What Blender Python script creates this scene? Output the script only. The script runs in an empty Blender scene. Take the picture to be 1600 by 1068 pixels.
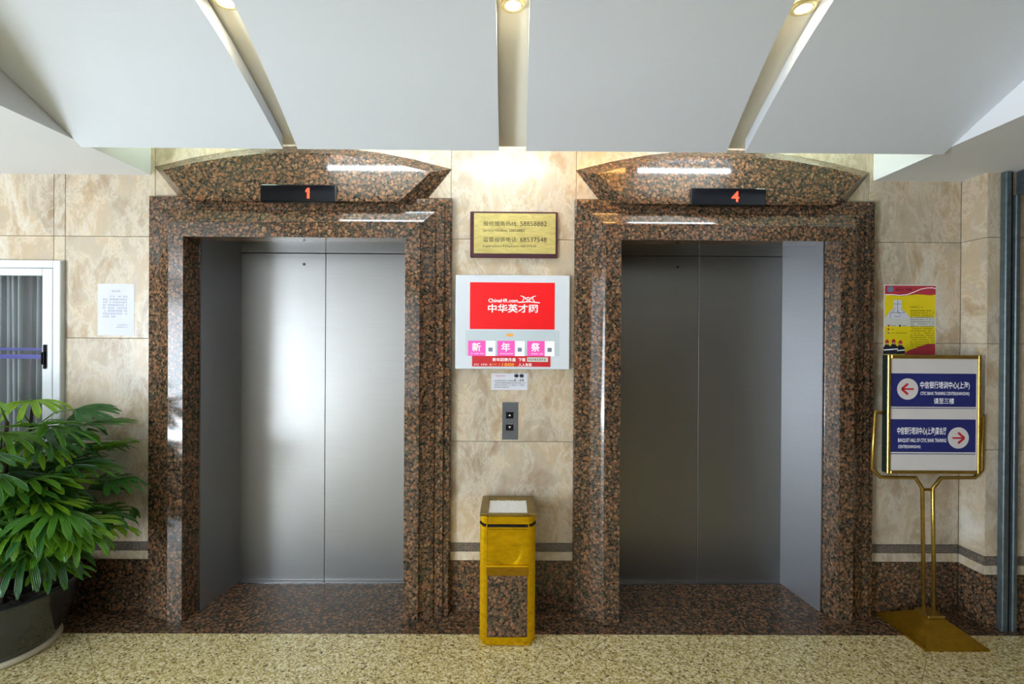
import bpy, bmesh, math, random
from mathutils import Vector, Matrix
random.seed(7)
SC = bpy.context.scene
COL = SC.collection
# ------------------------------------------------------------------ camera
def make_camera():
    cd = bpy.data.cameras.new('camera'); co = bpy.data.objects.new('camera', cd); COL.objects.link(co)
    R = Matrix(((0.999982886, -0.00585048559, 0.0), (0.00585045633, 0.999977884, -0.00316299996),
                (1.85050857e-05, 0.00316294582, 0.999994998)))
    rl = 0.0063034
    c, s = math.cos(rl), math.sin(rl)
    RT = R.transposed()
    right = RT @ Vector((c, 0, s)); up = RT @ Vector((-s, 0, c)); back = -(RT @ Vector((0, 1, 0)))
    m = Matrix.Identity(4)
    for i in range(3):
        m[i][0] = right[i]; m[i][1] = up[i]; m[i][2] = back[i]
    m[0][3], m[1][3], m[2][3] = -0.0203, -2.7419, 1.5514
    co.matrix_world = m
    cd.sensor_width = 36; cd.lens = 749.9 / 1600 * 36; cd.clip_start = 0.02
    SC.camera = co
make_camera()
# ------------------------------------------------------------------ world, sun, window light, exposure
SC.view_settings.view_transform = 'Standard'
SC.view_settings.look = 'None'
SC.view_settings.gamma = 1.0
SC.view_settings.use_curve_mapping = False
SC.view_settings.exposure = 0.2
SKY_STRENGTH = 2.6
w = bpy.data.worlds.new('world'); SC.world = w; w.use_nodes = True
wn = w.node_tree.nodes; wl = w.node_tree.links; wn.clear()
wo = wn.new('ShaderNodeOutputWorld'); wb = wn.new('ShaderNodeBackground')
wtc = wn.new('ShaderNodeTexCoord'); wsx = wn.new('ShaderNodeSeparateXYZ'); wr = wn.new('ShaderNodeValToRGB')
wl.new(wtc.outputs['Generated'], wsx.inputs[0]); wl.new(wsx.outputs['Z'], wr.inputs[0])
wr.color_ramp.elements[0].position = 0.0; wr.color_ramp.elements[0].color = (0.86, 0.93, 1.0, 1)
wr.color_ramp.elements[1].position = 1.0; wr.color_ramp.elements[1].color = (0.55, 0.72, 1.0, 1)
wl.new(wr.outputs[0], wb.inputs['Color']); wb.inputs['Strength'].default_value = SKY_STRENGTH
wl.new(wb.outputs[0], wo.inputs[0])
def sun(energy, rot):
    l = bpy.data.lights.new('sun', 'SUN'); l.energy = energy; l.angle = 0.02; l.color = (1, .97, .92)
    o = bpy.data.objects.new('sun', l); COL.objects.link(o); o.rotation_euler = rot
sun(9.0, (math.radians(14), math.radians(-32), 0))
def daylight(name, loc, rot, sx, sy, energy, color=(0.86, 0.93, 1.0)):
    l = bpy.data.lights.new(name, 'AREA'); l.shape = 'RECTANGLE'; l.size = sx; l.size_y = sy
    l.energy = energy; l.color = color
    o = bpy.data.objects.new(name, l); COL.objects.link(o); o.location = loc; o.rotation_euler = rot
    return o
R90 = math.radians(90)
# daylight coming in through the glazed entrance on the left and the glazing behind the camera, plus an added up-light
daylight('daylight_entrance', (-4.9, -4.75, 1.10), (0, -R90 - math.radians(18), 0), 2.1, 2.15, 235, (0.76, 0.88, 1.0))
daylight('ceiling_bounce_fill', (-4.75, -4.75, 0.12), (0, -R90 - math.radians(80), 0), 1.3, 2.1, 400, (0.80, 0.90, 1.0))  # extra unseen lamp brightening the ceiling, stands in for light off the paving
daylight('daylight_rear_window', (-2.95, -6.62, 1.35), (R90, 0, 0), 2.5, 2.1, 6)

# ------------------------------------------------------------------ material helpers
def newmat(name):
    m = bpy.data.materials.new(name); m.use_nodes = True
    nt = m.node_tree; b = nt.nodes['Principled BSDF']
    return m, nt, b
def lin(r, g, b):
    f = lambda v: (v / 255 / 12.92) if v / 255 <= 0.04045 else ((v / 255 + 0.055) / 1.055) ** 2.4
    return (f(r), f(g), f(b), 1)
def N(nt, t, **k):
    n = nt.nodes.new(t)
    for a, v in k.items(): setattr(n, a, v)
    return n
def ramp(nt, stops, src, interp='LINEAR'):
    r = nt.nodes.new('ShaderNodeValToRGB'); e = r.color_ramp.elements; r.color_ramp.interpolation = interp
    while len(e) < len(stops): e.new(0.5)
    for i, (p, c) in enumerate(stops): e[i].position = p; e[i].color = c
    nt.links.new(src, r.inputs[0]); return r.outputs[0]
def mixc(nt, fac, a, b, mode='MIX'):
    n = nt.nodes.new('ShaderNodeMix'); n.data_type = 'RGBA'; n.blend_type = mode
    for idx, v in ((0, fac), (6, a), (7, b)):
        if hasattr(v, 'links'): nt.links.new(v, n.inputs[idx])
        else: n.inputs[idx].default_value = v
    return n.outputs[2]
def math_(nt, op, a, b=0.0):
    n = nt.nodes.new('ShaderNodeMath'); n.operation = op
    for i, v in ((0, a), (1, b)):
        if hasattr(v, 'links'): nt.links.new(v, n.inputs[i])
        else: n.inputs[i].default_value = v
    return n.outputs[0]
def coords(nt, per_object=True, scale=(1, 1, 1), rot=(0, 0, 0)):
    g = nt.nodes.new('ShaderNodeNewGeometry'); src = g.outputs['Position']
    if per_object:
        oi = nt.nodes.new('ShaderNodeObjectInfo'); mu = nt.nodes.new('ShaderNodeVectorMath'); mu.operation = 'SCALE'
        mu.inputs[0].default_value = (13.7, 7.3, 9.1); nt.links.new(oi.outputs['Random'], mu.inputs['Scale'])
        ad = nt.nodes.new('ShaderNodeVectorMath'); ad.operation = 'ADD'
        nt.links.new(src, ad.inputs[0]); nt.links.new(mu.outputs[0], ad.inputs[1]); src = ad.outputs[0]
    mp = nt.nodes.new('ShaderNodeMapping'); mp.inputs['Scale'].default_value = scale; mp.inputs['Rotation'].default_value = rot
    nt.links.new(src, mp.inputs[0]); return mp.outputs[0]
def noise(nt, vec, scale, detail=4, rough=0.55, dist=0.0):
    n = nt.nodes.new('ShaderNodeTexNoise'); nt.links.new(vec, n.inputs['Vector'])
    n.inputs['Scale'].default_value = scale; n.inputs['Detail'].default_value = detail
    n.inputs['Roughness'].default_value = rough; n.inputs['Distortion'].default_value = dist
    return n
def bump(nt, b, h, strength, dist=0.002):
    n = nt.nodes.new('ShaderNodeBump'); n.inputs['Strength'].default_value = strength; n.inputs['Distance'].default_value = dist
    nt.links.new(h, n.inputs['Height']); nt.links.new(n.outputs[0], b.inputs['Normal'])
def plain(name, col, rough=0.5, metal=0.0, coat=0.0, emit=0.0, var=0.06, nscale=9):
    m, nt, b = newmat(name)
    c = lin(*col)
    v = coords(nt, True)
    n = noise(nt, v, nscale, 3)
    dk = tuple(x * (1 - var) for x in c[:3]) + (1,); lt = tuple(min(1, x * (1 + var)) for x in c[:3]) + (1,)
    nt.links.new(ramp(nt, [(0.3, dk), (0.7, lt)], n.outputs['Fac']), b.inputs['Base Color'])
    b.inputs['Roughness'].default_value = rough; b.inputs['Metallic'].default_value = metal
    b.inputs['Coat Weight'].default_value = coat
    if emit:
        b.inputs['Emission Color'].default_value = c; b.inputs['Emission Strength'].default_value = emit
    return m

def brown_granite(name='brown_granite', rough=0.12, gain=0.68, grey=0.0):
    m, nt, b = newmat(name)
    v = coords(nt, True)
    d = noise(nt, v, 26, 3)
    ad = N(nt, 'ShaderNodeVectorMath', operation='SCALE'); nt.links.new(d.outputs['Color'], ad.inputs[0]); ad.inputs['Scale'].default_value = 0.03
    vv = N(nt, 'ShaderNodeVectorMath', operation='ADD'); nt.links.new(v, vv.inputs[0]); nt.links.new(ad.outputs[0], vv.inputs[1])
    vo = N(nt, 'ShaderNodeTexVoronoi'); nt.links.new(vv.outputs[0], vo.inputs['Vector']); vo.inputs['Scale'].default_value = 56
    fine = noise(nt, v, 150, 3, 0.6)
    g = lambda r_, g_, b_: tuple(min(1, x * gain) for x in lin(r_, g_, b_)[:3]) + (1,)
    sep = N(nt, 'ShaderNodeSeparateColor'); nt.links.new(vo.outputs['Color'], sep.inputs[0])
    cell = ramp(nt, [(0.0, g(138, 90, 60)), (0.25, g(164, 112, 78)), (0.42, g(116, 82, 56)), (0.58, g(176, 138, 102)),
                     (0.70, g(120, 102, 80)), (0.86, g(62, 56, 48))], sep.outputs[0], 'CONSTANT')
    cell = mixc(nt, 0.45, cell, ramp(nt, [(0.35, g(64, 46, 34)), (0.68, g(196, 146, 106))], fine.outputs['Fac']))
    dk = ramp(nt, [(0.38, g(34, 32, 28)), (0.70, g(112, 98, 80))], noise(nt, v, 95, 2).outputs['Fac'])
    edge = math_(nt, 'ADD', math_(nt, 'MULTIPLY', vo.outputs['Distance'], 1.0), math_(nt, 'MULTIPLY', fine.outputs['Fac'], 0.35))
    mk = ramp(nt, [(0.60, (0, 0, 0, 1)), (0.74, (1, 1, 1, 1))], edge)
    col = mixc(nt, mk, cell, dk)
    if grey: col = mixc(nt, grey, col, ramp(nt, [(0.3, lin(62, 60, 56)), (0.7, lin(128, 122, 114))], fine.outputs['Fac']))
    nt.links.new(col, b.inputs['Base Color'])
    b.inputs['Roughness'].default_value = rough
    b.inputs['Specular IOR Level'].default_value = 0.45
    return m
def marble(name, tone=1.0, rough=0.27):
    m, nt, b = newmat(name)
    v = coords(nt, True, rot=(0.3, 0.7, 0.2), scale=(1.5, 1, 0.8))
    w1 = noise(nt, v, 2.6, 5, 0.62, 0.5)
    w2 = noise(nt, v, 4.6, 9, 0.72, 0.45)
    w3 = noise(nt, v, 60, 3, 0.6)
    sat = .92
    g = lambda r_, g_, b_: tuple(min(1, x * tone) for x in lin(r_, g_, b_)[:3]) + (1,)
    base = ramp(nt, [(0.30, g(150, 130, 106)), (0.45, g(178, 164, 144)), (0.56, g(184, 164, 136)), (0.70, g(202, 196, 184))], w1.outputs['Fac'])
    vein = ramp(nt, [(0.44, (0, 0, 0, 1)), (0.495, (1, 1, 1, 1)), (0.52, (0.2, 0.2, 0.2, 1)), (0.6, (0, 0, 0, 1))], w2.outputs['Fac'])
    c = mixc(nt, math_(nt, 'MULTIPLY', vein, 0.28), base, g(232, 226, 212))
    vein2 = ramp(nt, [(0.36, (1, 1, 1, 1)), (0.43, (0, 0, 0, 1))], w2.outputs['Fac'])
    c = mixc(nt, math_(nt, 'MULTIPLY', vein2, 0.4), c, g(146, 114, 76))
    c = mixc(nt, 0.10, c, w3.outputs['Color'], 'OVERLAY')
    nt.links.new(c, b.inputs['Base Color']); b.inputs['Roughness'].default_value = rough
    bump(nt, b, w2.outputs['Fac'], 0.06)
    return m
def yellow_granite():
    m, nt, b = newmat('yellow_speckled_granite')
    v = coords(nt, True, scale=(1, 1.2, 1), rot=(0, 0, .5))
    d = noise(nt, v, 60, 2)
    ad = N(nt, 'ShaderNodeVectorMath', operation='SCALE'); nt.links.new(d.outputs['Color'], ad.inputs[0]); ad.inputs['Scale'].default_value = 0.012
    vv = N(nt, 'ShaderNodeVectorMath', operation='ADD'); nt.links.new(v, vv.inputs[0]); nt.links.new(ad.outputs[0], vv.inputs[1])
    vo = N(nt, 'ShaderNodeTexVoronoi'); nt.links.new(vv.outputs[0], vo.inputs['Vector']); vo.inputs['Scale'].default_value = 125
    sep = N(nt, 'ShaderNodeSeparateColor'); nt.links.new(vo.outputs['Color'], sep.inputs[0])
    n1 = noise(nt, v, 38, 4, 0.7)
    val = math_(nt, 'ADD', math_(nt, 'MULTIPLY', sep.outputs[0], 0.62), math_(nt, 'MULTIPLY', n1.outputs['Fac'], 0.62))
    c = ramp(nt, [(0.27, lin(64, 50, 34)), (0.34, lin(128, 108, 72)), (0.48, lin(180, 160, 104)), (0.68, lin(202, 184, 128)), (0.90, lin(232, 222, 186))], val)
    nt.links.new(c, b.inputs['Base Color']); b.inputs['Roughness'].default_value = 0.2
    return m
def steel(name, col=(176, 178, 182), rough=0.3, aniso=0.0, metal=1.0):
    m, nt, b = newmat(name)
    v = coords(nt, False, scale=(3, 3, 420))
    n = noise(nt, v, 1.0, 2)
    c = lin(*col)
    nt.links.new(ramp(nt, [(0.35, tuple(x * 0.95 for x in c[:3]) + (1,)), (0.65, c)], n.outputs['Fac']), b.inputs['Base Color'])
    b.inputs['Metallic'].default_value = metal
    sm = noise(nt, coords(nt, False), 2.4, 2)
    nt.links.new(math_(nt, 'ADD', math_(nt, 'MULTIPLY', sm.outputs['Fac'], 0.06), rough - 0.03), b.inputs['Roughness'])
    if aniso:
        t = N(nt, 'ShaderNodeTangent', direction_type='UV_MAP'); nt.links.new(t.outputs[0], b.inputs['Tangent'])
        b.inputs['Anisotropic'].default_value = aniso
    return m
def brass(name, col=(200, 150, 20), rough=0.28, metal=0.85):
    m, nt, b = newmat(name)
    v = coords(nt, False, scale=(1, 1, 3))
    n = noise(nt, v, 14, 4, 0.6, 1.2)
    c = lin(*col)
    nt.links.new(ramp(nt, [(0.3, tuple(x * 0.72 for x in c[:3]) + (1,)), (0.62, c)], n.outputs['Fac']), b.inputs['Base Color'])
    b.inputs['Metallic'].default_value = metal; b.inputs['Roughness'].default_value = rough
    bump(nt, b, noise(nt, v, 30, 3, 0.6, 2).outputs['Fac'], 0.08)
    return m
def paint(name, col, rough=0.75, grime=0.03):
    m, nt, b = newmat(name)
    v = coords(nt, False)
    c = lin(*col)
    n = noise(nt, v, 1.7, 5, 0.6)
    nt.links.new(ramp(nt, [(0.3, tuple(x * (1 - grime) for x in c[:3]) + (1,)), (0.7, c)], n.outputs['Fac']), b.inputs['Base Color'])
    b.inputs['Roughness'].default_value = rough
    bump(nt, b, noise(nt, v, 240, 3).outputs['Fac'], 0.05, 0.001)
    return m
def emissive(name, col, s):
    m, nt, b = newmat(name)
    b.inputs['Base Color'].default_value = lin(*col); b.inputs['Emission Color'].default_value = lin(*col)
    b.inputs['Emission Strength'].default_value = s; b.inputs['Roughness'].default_value = 0.4
    return m
def glass():
    m, nt, b = newmat('clear_glass'); nt.nodes.remove(b)
    o = nt.nodes['Material Output']
    lw = N(nt, 'ShaderNodeLayerWeight'); lw.inputs['Blend'].default_value = 0.5
    fr = N(nt, 'ShaderNodeMath', operation='MULTIPLY_ADD'); nt.links.new(math_(nt, 'POWER', lw.outputs['Facing'], 3.5), fr.inputs[0]); fr.inputs[1].default_value = .7; fr.inputs[2].default_value = .05
    tr = N(nt, 'ShaderNodeBsdfTransparent'); tr.inputs[0].default_value = (.92, .96, .95, 1)
    gl = N(nt, 'ShaderNodeBsdfGlossy'); gl.inputs['Roughness'].default_value = 0.0
    mx = N(nt, 'ShaderNodeMixShader'); nt.links.new(fr.outputs[0], mx.inputs[0]); nt.links.new(tr.outputs[0], mx.inputs[1]); nt.links.new(gl.outputs[0], mx.inputs[2])
    nt.links.new(mx.outputs[0], o.inputs[0]); return m
def leaf_mat():
    m, nt, b = newmat('palm_leaf')
    oi = N(nt, 'ShaderNodeObjectInfo')
    c = ramp(nt, [(0.0, lin(40, 92, 46)), (0.3, lin(58, 120, 54)), (0.55, lin(84, 146, 46)), (0.78, lin(124, 178, 40)), (1.0, lin(160, 204, 44))], oi.outputs['Random'])
    n = noise(nt, coords(nt, False), 26, 3)
    c = mixc(nt, math_(nt, 'MULTIPLY', n.outputs['Fac'], 0.5), c, lin(36, 80, 38))
    nt.links.new(c, b.inputs['Base Color']); b.inputs['Roughness'].default_value = 0.27
    tc = N(nt, 'ShaderNodeTexCoord'); sx = N(nt, 'ShaderNodeSeparateXYZ'); nt.links.new(tc.outputs['UV'], sx.inputs[0])
    bump(nt, b, math_(nt, 'SINE', math_(nt, 'MULTIPLY', sx.outputs['X'], 31.4)), 0.9, 0.0012)
    b.inputs['Specular IOR Level'].default_value = 0.6
    tl = N(nt, 'ShaderNodeBsdfTranslucent'); nt.links.new(mixc(nt, 0.5, c, lin(150, 200, 30)), tl.inputs[0])
    mx = N(nt, 'ShaderNodeMixShader'); mx.inputs[0].default_value = 0.25
    o = nt.nodes['Material Output']; nt.links.new(b.outputs[0], mx.inputs[1]); nt.links.new(tl.outputs[0], mx.inputs[2]); nt.links.new(mx.outputs[0], o.inputs[0])
    return m
MAT = dict(
    granite=brown_granite(), marble=marble('beige_marble'), cream=marble('cream_marble_stripe', 0.98, 0.22),
    grey_stripe=brown_granite('grey_granite_stripe', 0.15, 0.7, 0.75), floor=yellow_granite(),
    grout=plain('dark_grout', (96, 86, 70), 0.9), ceiling=paint('white_ceiling_paint', (206, 211, 218)),
    soffit=paint('white_soffit_paint', (226, 228, 232)), trough=paint('trough_paint', (222, 218, 206)),
    door=steel('brushed_steel_door', (142, 141, 139), 0.40, 0.0, 0.95), side=steel('polished_steel', (172, 174, 180), 0.34, 0.0, 0.8),
    trim=steel('steel_trim', (170, 170, 172), 0.2), gap=plain('black_gap', (12, 12, 12), 0.8),
    black=plain('black_acrylic', (10, 12, 18), 0.15), led=emissive('red_led', (255, 62, 34), 2.2),
    bin=brass('polished_gold_metal', (232, 186, 16), 0.24), bintop=brass('dull_bronze_metal', (150, 128, 72), 0.34),
    brass=brass('sign_brass', (190, 158, 78), 0.26), brassdk=brass('dark_brass', (176, 134, 34), 0.2),
    plaque=brass('plaque_brass', (206, 190, 118), 0.42, 0.4), wood=plain('dark_red_wood', (66, 26, 40), 0.3, coat=0.4),
    ink=plain('black_ink', (34, 28, 16), 0.6), white=plain('white_plastic', (206, 212, 220), 0.35, var=0.02),
    paper=plain('white_paper', (204, 205, 216), 0.8, var=0.02), red=plain('red_print', (222, 8, 16), 0.4, emit=0.12),
    pink=plain('pink_print', (236, 84, 176), 0.45, emit=0.1), banner=plain('dark_red_banner', (196, 30, 40), 0.45),
    whiteprint=plain('white_print', (246, 246, 246), 0.5, var=0.01, emit=0.15), orange=plain('orange_print', (248, 170, 60), 0.5),
    screengrey=plain('silver_screen', (188, 200, 206), 0.3, var=0.02), blue=plain('navy_blue_film', (34, 42, 108), 0.4, var=0.04),
    signwhite=plain('sign_white', (212, 206, 204), 0.45, var=0.02), signred=plain('sign_red', (186, 40, 50), 0.5),
    green=plain('dark_green_edge', (26, 40, 32), 0.4), yellow=plain('poster_yellow', (226, 204, 18), 0.5, var=0.03),
    posterred=plain('poster_red', (176, 52, 66), 0.5, var=0.05), posterpale=plain('poster_pale', (206, 206, 196), 0.5, var=0.03),
    navy=plain('dark_navy', (30, 30, 48), 0.6), skin=plain('printed_skin', (196, 140, 110), 0.6),
    alu=plain('white_aluminium', (212, 216, 218), 0.3, var=0.02), glass=glass(), curtain=plain('grey_curtain', (170, 168, 174), 0.85, var=0.2, nscale=2),
    filmblue=plain('blue_stripe_film', (52, 54, 124), 0.4), button=plain('button_steel', (116, 120, 128), 0.35, 0.7),
    pot=plain('dark_glazed_pot', (44, 48, 50), 0.16, coat=0.5, var=0.25, nscale=5), saucer=plain('cream_saucer', (196, 186, 160), 0.5),
    soil=plain('dark_soil', (48, 38, 30), 0.95, var=0.6, nscale=60), leaf=leaf_mat(), cane=plain('fibrous_cane', (52, 36, 28), 0.9, var=0.5, nscale=50),
    petiole=plain('green_petiole', (84, 120, 44), 0.5), sand=plain('white_sand', (226, 226, 224), 0.9, var=0.1, nscale=300),
    shutter=plain('grey_blue_steel', (96, 108, 112), 0.3, 0.6, var=0.2, nscale=30), wall=paint('plain_wall', (186, 176, 156)),
    wooddark=plain('brown_panelling', (104, 82, 58), 0.5), pavement=paint('pavement', (190, 188, 182), 0.9, 0.2),
    lamp=emissive('warm_lamp', (255, 236, 190), 14), ring=plain('lamp_ring', (236, 222, 170), 0.3, 0.3),
    tube=emissive('cool_tube', (232, 246, 255), 42), tubewarm=emissive('warm_tube', (255, 196, 110), 30),
    tubegreen=emissive('green_white_tube', (226, 250, 226), 24), palegreen=plain('pale_green_marks', (112, 124, 148), 0.6),
)
# ------------------------------------------------------------------ mesh helpers
def link(o): COL.objects.link(o); return o
def obj(name, me, mat, parent=None, smooth=False):
    if isinstance(me, bmesh.types.BMesh):
        bm = me; me = bpy.data.meshes.new(name); bm.normal_update(); bm.to_mesh(me); bm.free()
    if mat is not None and not me.materials: me.materials.append(mat if not isinstance(mat, str) else MAT[mat])
    if smooth == 'auto':
        smooth = True; bm = bmesh.new(); bm.from_mesh(me)
        for e in bm.edges:
            if len(e.link_faces) == 2 and e.calc_face_angle(0) > math.radians(24): e.smooth = False
        bm.to_mesh(me); bm.free()
    if smooth:
        for p in me.polygons: p.use_smooth = True
    o = bpy.data.objects.new(name, me); link(o)
    if parent is not None: o.parent = parent
    return o
def tag(o, label=None, cat=None, group=None, kind=None):
    if label: o['label'] = label
    if cat: o['category'] = cat
    if group: o['group'] = group
    if kind: o['kind'] = kind
    return o
def empty(name, loc, label, cat, group=None):
    o = bpy.data.objects.new(name, None); link(o); o.location = loc; o.empty_display_size = 0.1
    return tag(o, label, cat, group)
def adopt(children, parent):
    """parent world-placed parts under an Empty that stands at the thing's base"""
    for c in children:
        c.parent = parent; c.matrix_parent_inverse = Matrix.Translation(-parent.location)
def box(bm, x0, x1, y0, y1, z0, z1, bev=0.0):
    g = bmesh.ops.create_cube(bm, size=1)['verts']
    for v in g:
        v.co = Vector((x0 if v.co.x < 0 else x1, y0 if v.co.y < 0 else y1, z0 if v.co.z < 0 else z1))
    if bev:
        es = {e for v in g for e in v.link_edges}
        bmesh.ops.bevel(bm, geom=list(es), offset=bev, segments=1, affect='EDGES')
    return bm
def B(*a, **k): return box(bmesh.new(), *a, **k)
def prism(pts, y0, y1, chamfer=0.0, plane='xz', pts_back=None):
    """polygon in the xz plane (or xy) extruded between two depths, front rim chamfered"""
    bm = bmesh.new()
    def P(p, d): return Vector((p[0], d, p[1])) if plane == 'xz' else Vector((p[0], p[1], d))
    n = len(pts); loops = [[bm.verts.new(P(p, y1)) for p in (pts_back or pts)]]
    if chamfer:
        cx = sum(p[0] for p in pts) / n; cy = sum(p[1] for p in pts) / n
        s = -1 if y0 < y1 else 1
        loops.append([bm.verts.new(P(p, y0 - s * chamfer)) for p in pts])
        ins = []
        for i in range(n):
            a, b_, c = Vector(pts[i - 1]), Vector(pts[i]), Vector(pts[(i + 1) % n])
            d1 = (b_ - a).normalized(); d2 = (c - b_).normalized()
            n1 = Vector((-d1.y, d1.x)); n2 = Vector((-d2.y, d2.x))
            area = sum(pts[j][0] * pts[(j + 1) % n][1] - pts[(j + 1) % n][0] * pts[j][1] for j in range(n))
            if area < 0: n1 = -n1; n2 = -n2
            m_ = (n1 + n2); m_ = m_ / max(0.3, m_.length_squared) * 2
            ins.append(b_ + m_ * chamfer)
        loops.append([bm.verts.new(P(p, y0)) for p in ins])
    else:
        loops.append([bm.verts.new(P(p, y0)) for p in pts])
    for a, b_ in zip(loops, loops[1:]):
        for i in range(n):
            j = (i + 1) % n; bm.faces.new((a[i], a[j], b_[j], b_[i]))
    bm.faces.new(loops[0][::-1]); bm.faces.new(loops[-1])
    bmesh.ops.recalc_face_normals(bm, faces=bm.faces)
    return bm
def rect(x0, x1, z0, z1): return [(x0, z0), (x1, z0), (x1, z1), (x0, z1)]
def tube(bm, pts, r, seg=10, closed=False, caps=True):
    pts = [Vector(p) for p in pts]; rings = []
    n = len(pts); prev = None
    for i, p in enumerate(pts):
        if i == 0: t = pts[1] - p
        elif i == n - 1: t = p - pts[i - 1]
        else:
            t = (pts[i + 1] - p).normalized() + (p - pts[i - 1]).normalized()
        t.normalize()
        if prev is None:
            u = t.cross(Vector((0, 1, 0)))
            if u.length < 0.1: u = t.cross(Vector((1, 0, 0)))
        else: u = prev - t * prev.dot(t)
        u.normalize(); prev = u; v = t.cross(u)
        k = 1.0
        if 0 < i < n - 1:
            cs = (pts[i + 1] - p).normalized().dot((p - pts[i - 1]).normalized()); k = 1 / max(0.5, math.sqrt((1 + cs) / 2))
        rr = r if not isinstance(r, (list, tuple)) else r[i]
        ring = []
        for s in range(seg):
            a = 2 * math.pi * s / seg
            ring.append(bm.verts.new(p + (u * math.cos(a) + v * math.sin(a)) * rr * (1 + (k - 1) * abs(math.cos(a)) * 0.6)))
        rings.append(ring)
    for a, b_ in zip(rings, rings[1:]):
        for s in range(seg): bm.faces.new((a[s], a[(s + 1) % seg], b_[(s + 1) % seg], b_[s]))
    if caps: bm.faces.new(rings[0][::-1]); bm.faces.new(rings[-1])
    bmesh.ops.recalc_face_normals(bm, faces=bm.faces)
    return bm
def lathe(prof, cx, cy, seg=48):
    bm = bmesh.new(); rings = []
    for r, z in prof:
        if r < 1e-4: rings.append([bm.verts.new((cx, cy, z))])
        else: rings.append([bm.verts.new((cx + r * math.cos(2 * math.pi * i / seg), cy + r * math.sin(2 * math.pi * i / seg), z)) for i in range(seg)])
    for a, b_ in zip(rings, rings[1:]):
        for i in range(seg):
            j = (i + 1) % seg
            if len(a) == 1 and len(b_) == 1: continue
            if len(a) == 1: bm.faces.new((a[0], b_[i], b_[j]))
            elif len(b_) == 1: bm.faces.new((a[i], a[j], b_[0]))
            else: bm.faces.new((a[i], a[j], b_[j], b_[i]))
    bmesh.ops.recalc_face_normals(bm, faces=bm.faces)
    return bm
def text(body, x0, x1, z0, z1, y, mat, parent=None, name='lettering', weight=0.0, font=None, stretch=True):
    """lettering fitted to a rectangle of the xz plane, facing -y, a hair proud of its panel"""
    cu = bpy.data.curves.new(name, 'FONT'); cu.body = body; cu.size = 1; cu.offset = weight; cu.resolution_u = 3
    tmp = bpy.data.objects.new('tmp', cu); COL.objects.link(tmp)
    bpy.context.view_layer.update()
    dg = bpy.context.evaluated_depsgraph_get()
    me = bpy.data.meshes.new_from_object(tmp.evaluated_get(dg)); me.name = name
    bpy.data.objects.remove(tmp); bpy.data.curves.remove(cu)
    xs = [v.co.x for v in me.vertices]; ys = [v.co.y for v in me.vertices]
    if not xs: return None
    ax, bx, ay, by = min(xs), max(xs), min(ys), max(ys)
    sx = (x1 - x0) / (bx - ax); sz = (z1 - z0) / (by - ay)
    if not stretch: sx = sz = min(sx, sz)
    for v in me.vertices:
        v.co = Vector((x0 + (v.co.x - ax) * sx, y, z0 + (v.co.y - ay) * sz))
    me.materials.clear()
    return obj(name, me, mat, parent)
def marks(x0, x1, z0, z1, rows, y, mat, parent, name='printed_lines', fill=0.85, char=0.8, indent=0.0, last=0.5):
    """rows of tiny glyph-like strokes for print too small to read"""
    bm = bmesh.new(); rh = (z1 - z0) / rows; h = rh * 0.62
    for r in range(rows):
        z = z1 - (r + 0.5) * rh; x = x0 + (indent if r == 0 else 0); xe = x1 if r < rows - 1 else x0 + (x1 - x0) * last
        while x < xe - h * 0.5:
            wd = h * char
            if random.random() < fill:
                for k in range(3):
                    zz = z - h / 2 + h * (k + 0.5) / 3 + random.uniform(-1, 1) * h * 0.05
                    a = x + random.uniform(0, wd * 0.3); b_ = x + wd * random.uniform(0.6, 0.95)
                    t = h * 0.07
                    vs = [bm.verts.new((p, y, q)) for p, q in ((a, zz - t), (b_, zz - t), (b_, zz + t), (a, zz + t))]; bm.faces.new(vs)
                a = x + wd * random.uniform(0.3, 0.6); t = h * 0.06
                vs = [bm.verts.new((p, y - 0.0001, q)) for p, q in ((a - t, z - h / 2), (a + t, z - h / 2), (a + t, z + h / 2), (a - t, z + h / 2))]; bm.faces.new(vs)
            x += wd * 1.15
    return obj(name, bm, mat, parent)
def flat(pts, y, mat, parent, name):
    bm = bmesh.new(); f = bm.faces.new([bm.verts.new((a, y, b_)) for a, b_ in pts]); bm.normal_update()
    if f.normal.y > 0: bmesh.ops.reverse_faces(bm, faces=[f])
    return obj(name, bm, mat, parent)
def disc(x, z, r, n=28, sx=1.0): return [(x + r * sx * math.cos(2 * math.pi * i / n), z + r * math.sin(2 * math.pi * i / n)) for i in range(n)]

# ------------------------------------------------------------------ the setting
S = dict(kind='structure')
C1, C2 = -1.197, 1.197            # lift centres
ZW = 2.9
def structure(name, bm, mat): return tag(obj(name, bm, mat), **S)

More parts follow.
